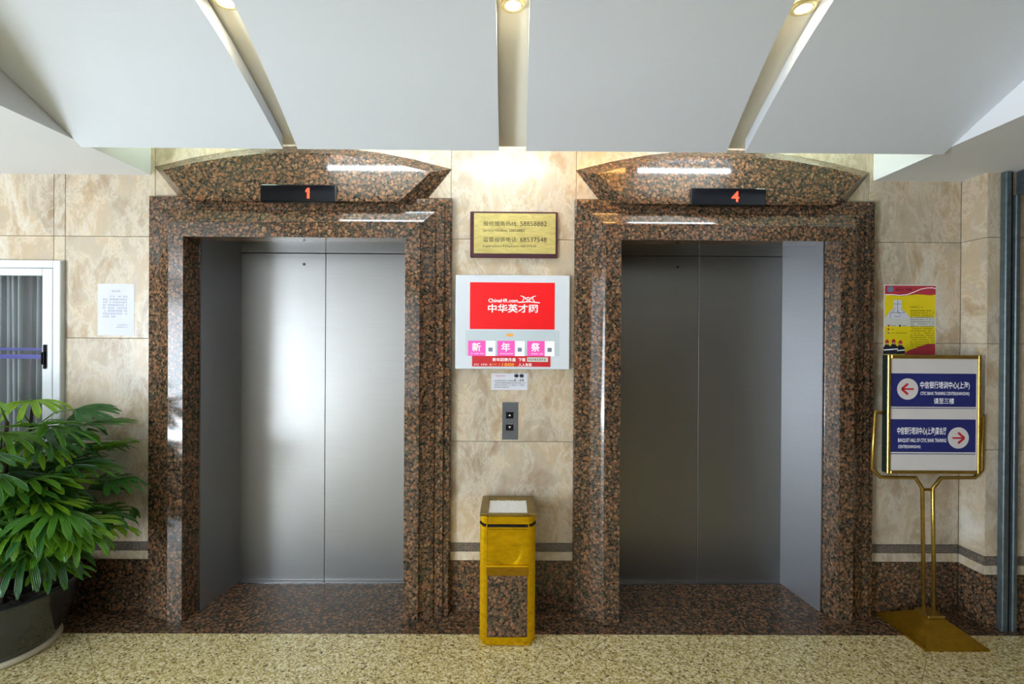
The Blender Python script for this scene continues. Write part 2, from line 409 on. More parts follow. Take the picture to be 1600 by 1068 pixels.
# floor: base slab, then stones
floor = structure('floor', B(-5.2, 4.6, -6.7, 0.42, -0.12, -0.012), 'grout')
def clip(poly, a, b_, c):          # keep a*x+b*y<=c
    out = []
    for i in range(len(poly)):
        p, q = poly[i], poly[(i + 1) % len(poly)]
        dp = a * p[0] + b_ * p[1] - c; dq = a * q[0] + b_ * q[1] - c
        if dp <= 0: out.append(p)
        if (dp < 0 < dq) or (dq < 0 < dp):
            t = dp / (dp - dq); out.append((p[0] + (q[0] - p[0]) * t, p[1] + (q[1] - p[1]) * t))
    return out
def area(poly): return abs(sum(poly[i][0] * poly[(i + 1) % len(poly)][1] - poly[(i + 1) % len(poly)][0] * poly[i][1] for i in range(len(poly)))) / 2
h = 0.4245
YB = -0.210
full = None
for i in range(-9, 10):
    for j in range(-12, 6):
        for k in (0, 1):
            cx = 0.0 + (i + 0.5 * k) * 2 * h; cy = -2.44 + h + (j + 0.5 * k) * 2 * h
            g = 0.0009
            dia = [(cx, cy - h + g), (cx + h - g, cy), (cx, cy + h - g), (cx - h + g, cy)]
            p = dia
            for pl in ((1, 0, 4.6), (-1, 0, 5.2), (0, 1, YB - 0.0012), (0, -1, 6.7)): p = clip(p, *pl) if p else p
            if len(p) < 3 or area(p) < 0.0008: continue
            if area(p) > area(dia) * 0.999:
                if full is None:
                    o = obj('floor_tile', prism([(a - cx, b_ - cy) for a, b_ in dia], 0.0, -0.012, 0.0008, 'xy'), 'floor', floor); full = o.data
                else: o = obj('floor_tile', full, None, floor)
                o.location = (cx, cy, 0)
            else: obj('floor_tile', prism(p, 0.0, -0.012, 0.0008, 'xy'), 'floor', floor)
# dark granite border along the wall and into the lift thresholds
xs = [-5.2, -4.2, -3.2, -2.215, -1.80, -0.592, 0.592, 1.80, 2.57]
for a, b_ in zip(xs, xs[1:]):
    inside = (abs(a + 1.80) < .01) or (abs(a - 0.592) < .01)
    yt = -0.113 if inside else 0.0
    if b_ > -0.3 and a < 0.3 and not inside: yt = 0.0
    obj('border_slab', prism(rect(a + .0006, b_ - .0006, YB, yt), 0.0, -0.012, 0.0006, 'xy'), 'granite', floor)
obj('border_slab', prism(rect(2.5706, 4.6, YB, -0.14), 0.0, -0.012, 0.0006, 'xy'), 'granite', floor)
for c in (C1, C2):
    obj('threshold_slab', prism([(c - .602, -.1124), (c + .602, -.1124), (c + .55, .335), (c - .55, .335)], 0.0, -0.012, 0.0006, 'xy'), 'granite', floor)

# lift wall
wall_front = None
for x0, x1, z0, z1 in ((-5.2, -4.0, 0, ZW), (-4.0, -2.545, 1.985, ZW), (-2.545, C1 - .6, 0, ZW), (C1 + .6, C2 - .6, 0, ZW), (C2 + .6, 2.58, 0, ZW),
                       (C1 - .6, C1 + .6, 2.19, ZW), (C2 - .6, C2 + .6, 2.19, ZW)):
    o = structure('wall_front', B(x0, x1, 0.012, 0.2, z0, z1), 'grout'); wall_front = wall_front or o
structure('wall_front', B(2.582, 4.6, -0.138, 0.2, 0, ZW), 'grout')
def wtile(name, x0, x1, z0, z1, mat, y=0.0, g=0.0012):
    return obj(name, prism(rect(x0 + g, x1 - g, z0 + g, z1 - g), y, y + 0.012, 0.0012), mat, wall_front)
ROWS = (0.393, 0.974, 1.550, 2.128)
def column_of(x0, x1, y=0.0, top=ZW, dz=0.0, mat='marble'):
    z = [r for r in ROWS] + [top]
    for a, b_ in zip(z, z[1:]): wtile('wall_tile', x0, x1, a, b_, mat, y)
    wtile('skirting_slab', x0, x1, 0.0, 0.292, 'granite', y); wtile('stripe_slab', x0, x1, 0.292, 0.344, 'cream', y)
    wtile('stripe_slab', x0, x1, 0.344, 0.393, 'grey_stripe', y)
column_of(-2.545, C1 - .84)
column_of(C1 + .84, C2 - .84)
column_of(C2 + .84, 2.57)
for c in (C1, C2): wtile('wall_tile', c - .84, c + .84, 2.19, ZW, 'marble')
for x0, x1 in ((-3.2, -2.61), (-3.8, -3.2)):
    wtile('wall_tile', x0, x1, 1.985, 2.128, 'marble'); wtile('wall_tile', x0, x1, 2.128, ZW, 'marble')
wtile('wall_tile', -2.61, -2.545, 1.985, 2.128, 'marble'); wtile('wall_tile', -2.61, -2.545, 2.128, ZW, 'marble')
for x0, x1 in ((-4.4, -4.0), (-5.0, -4.4)): column_of(x0, x1)
wtile('wall_tile', -4.0, -3.8, 1.985, ZW, 'marble')
# pier on the right: return face then front face
def side_tile(name, z0, z1, mat):
    g = .0012
    bm = bmesh.new(); box(bm, 2.57, 2.582, -.15 + g, 0 - g, z0 + g, z1 - g); obj(name, bm, mat, wall_front)
for a, b_ in zip(ROWS, ROWS[1:] + (ZW,)): side_tile('wall_tile', a, b_, 'marble')
side_tile('skirting_slab', 0, .292, 'granite'); side_tile('stripe_slab', .292, .344, 'cream'); side_tile('stripe_slab', .344, .393, 'grey_stripe')
column_of(2.571, 2.735, -.15); column_of(2.735, 3.33, -.15); column_of(3.33, 3.95, -.15); column_of(3.95, 4.58, -.15)

# ceilings
def profile_body(prof, top, x0, x1):
    """solid between a bottom profile (y,z) and a flat top"""
    bm = bmesh.new(); L = []
    for x in (x0, x1):
        L.append(([bm.verts.new((x, y, z)) for y, z in prof], [bm.verts.new((x, y, t)) for (y, _), t in zip(prof, top)]))
    (a, at), (b_, bt) = L
    for i in range(len(prof) - 1):
        bm.faces.new((a[i], a[i + 1], b_[i + 1], b_[i])); bm.faces.new((at[i], bt[i], bt[i + 1], at[i + 1]))
        bm.faces.new((a[i], at[i], at[i + 1], a[i + 1])); bm.faces.new((b_[i], b_[i + 1], bt[i + 1], bt[i]))
    bm.faces.new((a[0], b_[0], bt[0], at[0])); bm.faces.new((a[-1], at[-1], bt[-1], b_[-1]))
    bmesh.ops.recalc_face_normals(bm, faces=bm.faces); return bm
def smooth_prof(pts, n=4):
    out = []
    for i in range(len(pts) - 1):
        p0 = pts[max(0, i - 1)]; p1 = pts[i]; p2 = pts[i + 1]; p3 = pts[min(len(pts) - 1, i + 2)]
        for k in range(n):
            t = k / n
            out.append(tuple(0.5 * ((2 * b_) + (-a + c) * t + (2 * a - 5 * b_ + 4 * c - d) * t * t + (-a + 3 * b_ - 3 * c + d) * t ** 3) for a, b_, c, d in zip(p0, p1, p2, p3)))
    out.append(pts[-1]); return out
VP = smooth_prof([(-.445, 2.457), (-.53, 2.499), (-.65, 2.554), (-.79, 2.614), (-.92, 2.664), (-1.08, 2.712), (-1.3, 2.755), (-1.7, 2.79), (-2.3, 2.80), (-3.2, 2.80), (-6.7, 2.80)])
slab = [(-.385, 2.502)] + [(y + 0.02, z + 0.066) for y, z in VP[1:]]
slab[-1] = (-6.7, slab[-1][1])
ceiling = structure('ceiling', profile_body(slab, [2.95] * len(slab), -2.06, 2.06), 'trough')
def edge(a, b_, y):            # the slots widen a little away from the wall
    t = min(1.0, max(0.0, (-y - .445) / .65)); return a + (b_ - a) * t
for (a0, b0), (a1, b1) in (((-2.06, -2.06), (-1.105, -1.105)), ((-1.035, -.980), (-.075, -.073)), ((.055, .043), (1.015, .950)), ((1.105, 1.080), (2.06, 2.06))):
    bm = profile_body(VP, [z + 0.062 for y, z in VP], a0, a1)
    for v in bm.verts:
        v.co.x = edge(a0, b0, v.co.y) if abs(v.co.x - a0) < 1e-5 else edge(a1, b1, v.co.y)
    obj('ceiling_panel', bm, 'ceiling', ceiling)
structure('ceiling_cove', B(-2.06, 2.06, -.37, 0.2, ZW, 2.96), 'soffit')
structure('ceiling_left', B(-5.2, -2.062, -6.7, 0.0, 2.478, 2.96), 'soffit')
structure('ceiling_right', B(2.062, 4.6, -6.7, 0.0, 2.478, 2.96), 'soffit')

# room behind and beside the camera
wl_ = bmesh.new(); box(wl_, -5.2, -5.0, -3.65, 0.2, 0, 2.6); box(wl_, -5.2, -5.0, -6.7, -5.9, 0, 2.6); box(wl_, -5.2, -5.0, -5.9, -3.65, 2.42, 2.6)
structure('wall_left', wl_, 'wooddark')
for y in (-3.68, -4.78, -5.87):
    structure('trim_1', B(-5.14, -5.04, y - .03, y + .03, 0, 2.42), 'alu')
wb_ = bmesh.new()
for x0, x1, z0, z1 in ((-5.2, -4.2, 0, 2.9), (-4.2, -1.7, 2.42, 2.9), (-4.2, -1.7, 0, .3), (-1.7, 4.6, 0, 2.9)):
    box(wb_, x0, x1, -6.9, -6.7, z0, z1)
structure('wall_back', wb_, 'wooddark')
for x in (-4.17, -2.95, -1.73): structure('trim_2', B(x - .03, x + .03, -6.84, -6.76, .3, 2.42), 'alu')
structure('wall_right', B(4.6, 4.8, -6.9, 0.2, 0, 2.6), 'wooddark')
structure('pavement', B(-30, 20, -34, -6.95, -.2, -.1), 'pavement')
structure('pavement', B(-30, -5.25, -6.9, 12, -.2, -.1), 'pavement')
# little room behind the glazed door on the left, behind the steel doors nothing is seen
structure('wall_niche', B(-4.2, -2.3, .75, .85, 0, 2.2), 'wall')

# ------------------------------------------------------------------ glazed sliding door at the left of the lift wall
gd = structure('door_1', (lambda bm: (box(bm, -2.586, -2.545, -.03, .03, 0, 1.985, .003), box(bm, -4.0, -3.96, -.03, .03, 0, 1.985, .003),
                                      box(bm, -3.96, -2.586, -.03, .03, 1.943, 1.985, .003), box(bm, -3.96, -2.586, -.03, .03, 0, .03, .003), bm)[-1])(bmesh.new()), 'alu')
def sash(x0, x1, y, name='sash'):
    bm = bmesh.new(); w_ = .058
    box(bm, x0, x0 + w_, y, y + .022, .032, 1.941, .003); box(bm, x1 - w_, x1, y, y + .022, .032, 1.941, .003)
    box(bm, x0 + w_, x1 - w_, y, y + .022, 1.900, 1.941, .003); box(bm, x0 + w_, x1 - w_, y, y + .022, .032, .10, .003)
    s = obj(name, bm, 'alu', gd)
    obj('pane', B(x0 + w_ - .004, x1 - w_ + .004, y + .009, y + .014, .096, 1.904), 'glass', s)
    for z0, z1 in ((1.478, 1.492), (1.431, 1.456)):
        obj('blue_stripe', B(x0 + w_, x1 - w_, y + .0075, y + .0088, z0, z1), 'filmblue', s)
    return s
s1 = sash(-3.30, -2.594, -.024); s2 = sash(-3.95, -3.26, .002)
bm = bmesh.new(); box(bm, -2.641, -2.622, -.032, -.024, 1.375, 1.512, .003); box(bm, -2.640, -2.628, -.046, -.032, 1.40, 1.47, .004)
obj('latch', bm, 'black', s1)
# curtain
bm = bmesh.new(); rows = [0.05, .6, 1.2, 1.93]; nx = 260; grid = []
for z in rows:
    grid.append([bm.verts.new((-3.95 + 1.38 * i / nx, 0.12 + .045 * math.sin(i * .80 + .6 * math.sin(i * .11)) + .012 * math.sin(i * .17 + z), z)) for i in range(nx + 1) if True])
for a, b_ in zip(grid, grid[1:]):
    for i in range(nx):
        xx = a[i].co.x
        if -2.86 < xx < -2.83 or -2.70 < xx < -2.665: continue
        bm.faces.new((a[i], a[i + 1], b_[i + 1], b_[i]))
tag(obj('curtain', bm, 'curtain', smooth=True), 'grey pleated curtain hanging behind the glazed door at the far left', 'curtain')

# ------------------------------------------------------------------ granite surrounds of the lifts
PROF = [(0.0, -.113), (.0795, -.113), (.084, -.104), (.095, -.096), (.110, -.0895), (.125, -.0835), (.140, -.078), (.155, -.072), (.162, -.062), (.204, -.058)]
def sweep(prof, c, leg, back=0.0, a=.605, zs=2.107):
    """one leg of the mitred surround: left / top / right, closed to the wall plane behind"""
    pr = list(prof) + [(prof[-1][0], back), (prof[0][0], back)]
    ends = []
    for o_, y in pr:
        L = {'left': ((c - a - o_, y, 0), (c - a - o_, y, zs + o_)), 'top': ((c - a - o_, y, zs + o_), (c + a + o_, y, zs + o_)),
             'right': ((c + a + o_, y, zs + o_), (c + a + o_, y, 0))}[leg]
        ends.append(L)
    bm = bmesh.new(); A = [bm.verts.new(e[0]) for e in ends]; Z = [bm.verts.new(e[1]) for e in ends]
    n = len(A)
    for i in range(n):
        j = (i + 1) % n; bm.faces.new((A[i], A[j], Z[j], Z[i]))
    bm.faces.new(A[::-1]); bm.faces.new(Z); bmesh.ops.recalc_face_normals(bm, faces=bm.faces); return bm
def surround(c, label):
    P = []
    for leg, nm in (('left', 'jamb'), ('top', 'lintel'), ('right', 'jamb')):
        P.append(obj(nm, sweep(PROF, c, leg, .0), 'granite', None, 'auto'))
        P.append(obj('outer_strip', sweep([(.2045, -.048), (.236, -.044), (.245, -.030)], c, leg, .0), 'granite'))
    # splayed granite reveals
    for s in (-1, 1):
        P.append(obj('reveal', prism([(c + s * .6045, -.109), (c + s * .588, .001), (c + s * .64, .001), (c + s * .64, -.109)], 0.001, 2.107, 0, 'xy'), 'granite'))
    # raised pediment: bevelled hexagon with a bowed top
    fr = [(-.57, 2.306), (.57, 2.306), (.735, 2.476)]
    bk = [(-.70, 2.345), (.70, 2.345), (.845, 2.525)]
    for i in range(9):
        t = i / 8; u = .735 - 1.47 * t
        fr.append((u, 2.476 + .108 * math.cos(math.pi / 2 * (u / .735)) ** .9)) if i not in (0, 8) else None
        u2 = .845 - 1.69 * t
        bk.append((u2, 2.525 + .125 * math.cos(math.pi / 2 * (u2 / .845)) ** .9)) if i not in (0, 8) else None
    fr.append((-.735, 2.476)); bk.append((-.845, 2.525))
    bm = bmesh.new()
    F = [bm.verts.new((c + x, -.112 + (z - 2.306) * .13, z)) for x, z in fr]; K = [bm.verts.new((c + x, -.0005, z)) for x, z in bk]
    n = len(F)
    for i in range(n): bm.faces.new((F[i], F[(i + 1) % n], K[(i + 1) % n], K[i]))
    bm.faces.new(F); bm.faces.new(K[::-1]); bmesh.ops.recalc_face_normals(bm, faces=bm.faces)
    P.append(obj('pediment', bm, 'granite'))
    # steel lip under the lintel and down the reveals
    bm = bmesh.new(); box(bm, c - .588, c + .588, -.06, .0, 2.1085, 2.122); P.append(obj('lip', bm, 'trim'))
    e = empty('lift_surround', (c, 0, 0), label, 'door surround', 'granite surrounds of the two lifts'); adopt(P, e)
surround(C1, 'polished brown granite door surround with pointed pediment around the brighter left lift')
surround(C2, 'polished brown granite door surround with pointed pediment around the darker right lift')

def lift(c, label, key):
    P = []
    for s in (-1, 1):
        x0, x1 = sorted((c + s * .0012, c + s * .545))
        d = obj('door_leaf', B(x0, x1, .338, .37, .004, 2.099, .0015), 'door'); P.append(d)
        hd = obj('header_panel', B(x0, x1, .336, .37, 2.103, 2.185, .001), 'door'); P.append(hd)
        # splayed polished side panel
        sp = obj('side_panel', prism([(c + s * .580, .004), (c + s * .537, .336), (c + s * .56, .37), (c + s * .62, .004)], .0005, 2.185, 0, 'xy'), 'side'); P.append(sp)
        P.append(obj('edge_strip', prism([(c + s * .580, -.004), (c + s * .580, .006), (c + s * .5875, .006), (c + s * .5875, -.004)], .0005, 2.12, 0, 'xy'), 'trim'))
        if s < 0:
            kb = bmesh.new(); kx, kz = key; bmesh.ops.create_cone(kb, cap_ends=True, segments=14, radius1=.009, radius2=.0085, depth=.003, matrix=Matrix.Translation((kx, .3365, kz)) @ Matrix.Rotation(R90, 4, 'X'))
            k = obj('keyhole', kb, 'black'); k.parent = d
    P.append(obj('gap_plate', B(c - .56, c + .56, .371, .39, .0, 2.19), 'gap'))
    P.append(obj('soffit_panel', B(c - .61, c + .61, .004, .37, 2.1855, 2.19), 'side'))
    P.append(obj('sill', B(c - .537, c + .537, .312, .3375, -.004, .0035), 'trim'))
    e = empty('lift', (c, .2, 0), label, 'elevator', 'lifts side by side'); adopt(P, e)
lift(C1, 'brushed steel two-leaf lift doors on the left, brightly reflecting daylight', (C1 - .138, 2.03))
lift(C2, 'darker brushed steel two-leaf lift doors on the right, nearer the sign stand', (C2 - .138, 2.03))

def indicator(c0, digit, dx, label):
    y = -.118
    bm = B(c0 - .207, c0 + .207, -.121, -.085, 2.297, 2.393, .006)
    hs = obj('housing', bm, 'black')
    d = flat([(dx - .012, 2.362), (dx - .012, 2.350), (dx - .003, 2.354), (dx - .003, 2.317), (dx + .010, 2.317), (dx + .010, 2.374), (dx - .001, 2.374)], -.1216, 'led', None, 'digit') if digit == '1' else text(digit, dx - (.014 if digit == '1' else .021), dx + (.014 if digit == '1' else .021), 2.317, 2.374, -.1216, 'led', None, 'digit', .012)
    e = empty('floor_indicator', (c0, -.1, 2.297), label, 'display', 'floor displays above the lifts'); adopt([hs, d], e)
indicator(-1.175, '1', -1.122, 'black floor display with a red number 1 above the left lift')
indicator(1.175, '4', 1.212, 'black floor display with a red number 4 above the right lift')

# ------------------------------------------------------------------ lamps
for i, x in enumerate((-1.045, -.014, 1.035)):
    yl = -1.012; zl = 2.7615
    P = []
    bm = bmesh.new(); bmesh.ops.create_cone(bm, cap_ends=True, segments=28, radius1=.027, radius2=.027, depth=.006, matrix=Matrix.Translation((x, yl, zl - .004))); P.append(obj('bulb', bm, 'lamp'))
    P.append(obj('rim', lathe([(.028, zl - .002), (.029, zl - .009), (.042, zl - .007), (.044, zl + .002)], x, yl, 32), 'ring', smooth=True))
    e = empty('downlight', (x, yl, zl), ('warm round downlight in the left ceiling slot', 'warm round downlight in the middle ceiling slot', 'warm round downlight in the right ceiling slot')[i], 'ceiling lamp', 'downlights in the ceiling slots'); adopt(P, e)
    l = bpy.data.lights.new('downlight_beam', 'SPOT'); l.energy = 5.5; l.color = (1, .83, .5); l.spot_size = math.radians(165); l.spot_blend = .6; l.shadow_soft_size = .025
    lo = bpy.data.objects.new('downlight_beam', l); link(lo); lo.location = (x, yl, zl - .018)
for i, (x, ln, mt, lab) in enumerate(((-1.72, .5, 'tubegreen', 'short fluorescent tube hidden behind the ceiling edge above the left end of the left lift'),
                                      (-.80, .62, 'tube', 'fluorescent tube hidden behind the ceiling edge above the right half of the left lift'),
                                      (-.05, .5, 'tube', 'fluorescent tube hidden behind the ceiling edge above the brass plaque'),
                                      (.52, .3, 'tubewarm', 'short warm tube hidden behind the ceiling edge beside the right lift'),
                                      (1.02, .56, 'tube', 'fluorescent tube hidden behind the ceiling edge above the right lift'),
                                      (1.75, .45, 'tubegreen', 'short fluorescent tube hidden behind the ceiling edge above the right end of the right lift'))):
    YT = -.29; ZT = 2.635
    if mt == 'tubegreen': YT = -.10; ZT = 2.80
    bm = tube(bmesh.new(), [(x - ln / 2, YT, ZT), (x + ln / 2, YT, ZT)], .0125, 12)
    o1 = obj('tube', bm, mt); bm = B(x - ln / 2 - .02, x - ln / 2, YT - .02, YT + .02, ZT - .02, ZT + .065); box(bm, x + ln / 2, x + ln / 2 + .02, YT - .02, YT + .02, ZT - .02, ZT + .065); box(bm, x - ln / 2 - .02, x + ln / 2 + .02, YT - .025, YT + .025, ZT + .065, ZW)
    o2 = obj('fitting', bm, 'white')
    e = empty('tube_light', (x, YT, 2.9), lab, 'ceiling lamp', 'tubes above the ceiling edge'); adopt([o1, o2], e)

# ------------------------------------------------------------------ things on the wall
# brass plaque
P = [obj('backboard', B(-.245, .25, -.02, -.0005, 2.02, 2.281, .003), 'wood')]
P.append(obj('plate', B(-.224, .239, -.0225, -.0195, 2.043, 2.271, .001), 'plaque'))
yt = -.0231
P += [text('报修服务热线:', -.171, .024, 2.198, 2.226, yt, 'ink'), text('58858882', .038, .188, 2.199, 2.226, yt, 'ink'),
      text('Service Hotline: 58858882', -.174, .063, 2.166, 2.181, yt, 'ink'),
      text('监督投诉电话:', -.171, .024, 2.108, 2.136, yt, 'ink'), text('68537548', .038, .188, 2.109, 2.136, yt, 'ink'),
      text('Supervision Telephone 68537548', -.174, .13, 2.076, 2.091, yt, 'ink')]
adopt(P, empty('plaque', (0, 0, 2.02), 'brass service hotline plaque on a dark red board between the lifts', 'plaque'))
# advertising screen
def U(px, py):   # crop pixels of the advertising screen to metres, y = -.03
    return (-.325 + (px - 65) * .000681, 1.920 - (py - 43) * .000668)
def UR(a, b_, c, d): (x0, z1), (x1, z0) = U(a, b_), U(c, d); return x0, x1, z0, z1
P = [obj('housing', B(-.325, .322, -.03, -.0005, 1.389, 1.920, .004), 'white')]
y1 = -.0312
scr = obj('screen', B(*UR(185, 105, 888, 500)[:2], y1, -.0295, *UR(185, 105, 888, 500)[2:]), 'red'); P.append(scr)
ys = y1 - .0008
P.append(text('ChinaHR.com', *UR(338, 242, 582, 274), ys, 'whiteprint', weight=.012))
P.append(text('中华英才网', *UR(335, 288, 748, 360), ys, 'whiteprint', weight=.015))
bm = bmesh.new()
def stroke(bm, pts, w_, y):
    for (a, b_), (c, d) in zip(pts, pts[1:]):
        v = Vector((c - a, d - b_)); n_ = Vector((-v.y, v.x)).normalized() * w_ / 2
        bm.faces.new([bm.verts.new((p[0], y, p[1])) for p in ((a - n_.x, b_ - n_.y), (c - n_.x, d - n_.y), (c + n_.x, d + n_.y), (a + n_.x, b_ + n_.y))])
for s in ([(603, 217), (625, 222), (640, 232), (655, 236), (672, 228)], [(732, 217), (710, 222), (695, 232), (680, 236), (662, 228)],
          [(625, 222), (632, 245), (618, 264)], [(710, 222), (703, 245), (722, 264)], [(640, 240), (668, 252), (695, 240)], [(655, 262), (668, 246), (684, 262)]):
    stroke(bm, [U(*q) for q in s], .0035, ys)
stroke(bm, [U(585, 272), U(680, 266), U(765, 276)], .005, ys)
P.append(obj('logo', bm, 'whiteprint'))
P.append(obj('lower_screen', B(*UR(150, 510, 930, 725)[:2], -.0306, -.0297, *UR(150, 510, 930, 725)[2:]), 'screengrey'))
P.append(obj('small_label', B(*UR(490, 538, 545, 560)[:2], -.0313, -.0305, *UR(490, 538, 545, 560)[2:]), 'orange'))
for (a, b_), ch in zip(((172, 398), (415, 640), (662, 888)), '新年祭'):
    m_ = a + (b_ - a) * .645
    P.append(obj('pink_tile', B(*UR(a, 598, m_, 726)[:2], -.0318, -.0306, *UR(a, 598, m_, 726)[2:]), 'pink'))
    P.append(obj('white_tile', B(*UR(m_, 600, b_, 726)[:2], -.0318, -.0306, *UR(m_, 600, b_, 726)[2:]), 'whiteprint'))
    P.append(text(ch, *UR(a + 32, 614, a + 105, 688), -.0325, 'whiteprint', weight=.015))
    mm = marks(*UR(a + 22, 698, m_ - 12, 716), 1, -.0325, 'whiteprint', None, last=1); P.append(mm)
    P.append(flat(rect(*UR(m_ + 22, 655, m_ + 58, 690)), -.0325, 'palegreen', None, 'printed_block'))
P.append(obj('banner', B(*UR(205, 726, 855, 816)[:2], -.0318, -.0296, *UR(205, 726, 855, 816)[2:]), 'banner'))
P.append(text('新年回馈月盘', *UR(375, 742, 568, 772), -.0325, 'whiteprint', weight=.01))
P.append(text('下载', *UR(590, 742, 648, 772), -.0325, 'whiteprint', weight=.01))
P.append(obj('pale_label', B(*UR(662, 736, 835, 774)[:2], -.0323, -.0316, *UR(662, 736, 835, 774)[2:]), 'posterpale'))
P.append(marks(*UR(668, 738, 830, 772), 1, -.0330, 'ink', None, last=1))
P.append(marks(*UR(220, 786, 360, 812), 1, -.0325, 'whiteprint', None, last=1))
P.append(text('1888', *UR(455, 785, 555, 812), -.0325, 'orange', weight=.012))
P.append(marks(*UR(366, 785, 440, 812), 1, -.0325, 'orange', None, last=1))
P.append(text('人人有奖', *UR(590, 786, 702, 813), -.0325, 'whiteprint', weight=.01))
adopt(P, empty('advertising_screen', (0, 0, 1.389), 'white framed advertising screen with a red picture, on the wall between the lifts', 'screen'))
# sticker
P = [obj('sheet', B(-.120, .0855, -.0015, -.0003, 1.269, 1.363), 'paper')]
P.append(marks(-.105, .07, 1.278, 1.328, 4, -.002, 'ink', None)); P.append(marks(-.098, -.04, 1.342, 1.356, 1, -.002, 'signred', None, last=1))
for x in (.022, .052):
    P.append(flat(disc(x, 1.350, .011, 12, 1.2), -.002, 'navy', None, 'printed_mark')); P.append(marks(x - .012, x + .014, 1.315, 1.338, 1, -.0021, 'navy', None, last=1))
adopt(P, empty('sticker', (0, 0, 1.269), 'small white printed sticker just below the advertising screen', 'sticker'))
# call button plate
P = [obj('plate', B(-.0575, .0305, -.006, -.0004, .986, 1.199, .001), 'button')]
for z, s in ((1.1265, 1), (1.057, -1)):
    b_ = obj('button', B(-.036, .006, -.011, -.0055, z - .019, z + .019, .0015), 'black'); P.append(b_)
    a = flat([(-.022, z - .005 * s), (-.008, z - .005 * s), (-.015, z + .006 * s)], -.0113, 'signwhite', None, 'arrow_mark'); a.parent = b_
adopt(P, empty('call_button_panel', (-.0135, 0, .986), 'narrow grey steel plate with two black lift call buttons, above the gold bin', 'button panel'))
# paper notice on the left
P = [obj('sheet', B(-2.359, -2.152, -.0012, -.0003, 1.566, 1.859), 'paper')]
P.append(marks(-2.28, -2.225, 1.808, 1.826, 1, -.0018, 'palegreen', None, last=1)); P.append(marks(-2.33, -2.19, 1.665, 1.795, 8, -.0018, 'palegreen', None, indent=.03, last=.5))
P.append(marks(-2.255, -2.19, 1.607, 1.632, 2, -.0018, 'palegreen', None, last=1))
adopt(P, empty('paper_notice', (-2.255, 0, 1.566), 'white paper notice taped to the marble left of the lifts', 'notice'))
# fire safety poster
def V(px, py): return (2.128 + (px - 190) * .0006295, 1.884 - (py - 263) * .0006205)
def VR(a, b_, c, d): (x0, z1), (x1, z0) = V(a, b_), V(c, d); return x0, x1, z0, z1
sh = obj('sheet', B(2.1275, 2.4275, -.0015, -.0003, 1.482, 1.885), 'signwhite'); P = [sh]
ya = -.0020
P.append(flat(rect(*VR(196, 270, 660, 908)), ya, 'yellow', None, 'yellow_ground'))
top = [V(196, 270), V(660, 270)] + [V(*q) for q in ((660, 352), (610, 358), (540, 352), (480, 350), (420, 356), (360, 366), (300, 364), (240, 356), (196, 350))]
P.append(flat(top, ya - .0004, 'posterred', None, 'red_heading'))
bot = [V(660, 908), V(380, 908)] + [V(*q) for q in ((395, 880), (430, 862), (480, 846), (530, 826), (590, 806), (660, 804))]
P.append(flat(bot, ya - .0004, 'posterred', None, 'red_foot'))
bm = bmesh.new(); stroke(bm, [V(*q) for q in ((200, 354), (260, 352), (330, 360), (400, 352), (460, 330), (520, 302), (580, 290), (630, 288), (658, 296))], .0035, ya - .0009)
P.append(obj('white_wave', bm, 'whiteprint'))
P.append(flat(rect(*VR(196, 560, 660, 645)), ya - .0002, 'posterpale', None, 'pale_band'))
P.append(flat([V(*q) for q in ((200, 572), (430, 572), (400, 530), (360, 490), (350, 480), (350, 402), (275, 402), (275, 480), (240, 510))], ya - .0006, 'paper', None, 'floor_plan'))
bm = bmesh.new()
for a, b_ in (((275, 440), (350, 440)), ((313, 402), (313, 520)), ((245, 520), (380, 520)), ((245, 520), (245, 570)), ((310, 500), (340, 540)), ((290, 480), (260, 520)), ((340, 480), (375, 515)), ((285, 555), (340, 555))):
    stroke(bm, [V(*a), V(*b_)], .002, ya - .001)
P.append(obj('plan_lines', bm, 'navy'))
P.append(flat(disc(*V(245, 303), .018, 18), ya - .0009, 'palegreen', None, 'emblem'))
P.append(marks(*VR(290, 290, 445, 325), 1, ya - .0009, 'navy', None, fill=.7, last=1))
P.append(marks(*VR(430, 458, 570, 478), 1, ya - .0006, 'ink', None, last=1)); P.append(marks(*VR(430, 490, 650, 840), 17, ya - .0010, 'ink', None, last=.9))
for a, b_, c in (((232, 640), 'signred', 300), ((335, 640), 'navy', 400), ((232, 673), 'signred', 290), ((232, 708), 'palegreen', 400)):
    P.append(flat(disc(*V(*a), .006, 10), ya - .0008, b_, None, 'legend_mark')); P.append(marks(*VR(a[0] + 22, a[1] - 8, c, a[1] + 8), 1, ya - .0008, 'ink', None, last=1))
for x, z in ((216, 835), (276, 830), (338, 840)):
    body = [V(x - 34, 905), V(x - 30, z + 5), V(x - 12, z - 22), V(x + 14, z - 22), V(x + 40, z + 6), V(x + 48, 900)]
    P.append(flat(body, ya - .0010 - x * 1e-6, 'navy', None, 'printed_firefighter')); P.append(flat(disc(*V(x + 2, z - 34), .010, 14), ya - .0014, 'skin', None, 'printed_face'))
    P.append(flat([V(x - 18, z - 36), V(x + 22, z - 36), V(x + 14, z - 60), V(x, z - 68), V(x - 12, z - 58)], ya - .0016, 'signred', None, 'printed_helmet'))
    P.append(flat([V(x - 28, z + 26), V(x + 42, z + 20), V(x + 42, z + 29), V(x - 28, z + 35)], ya - .0016, 'whiteprint', None, 'printed_stripe'))
adopt(P, empty('safety_poster', (2.28, 0, 1.482), 'yellow and red fire safety poster on the marble above the sign stand', 'poster'))

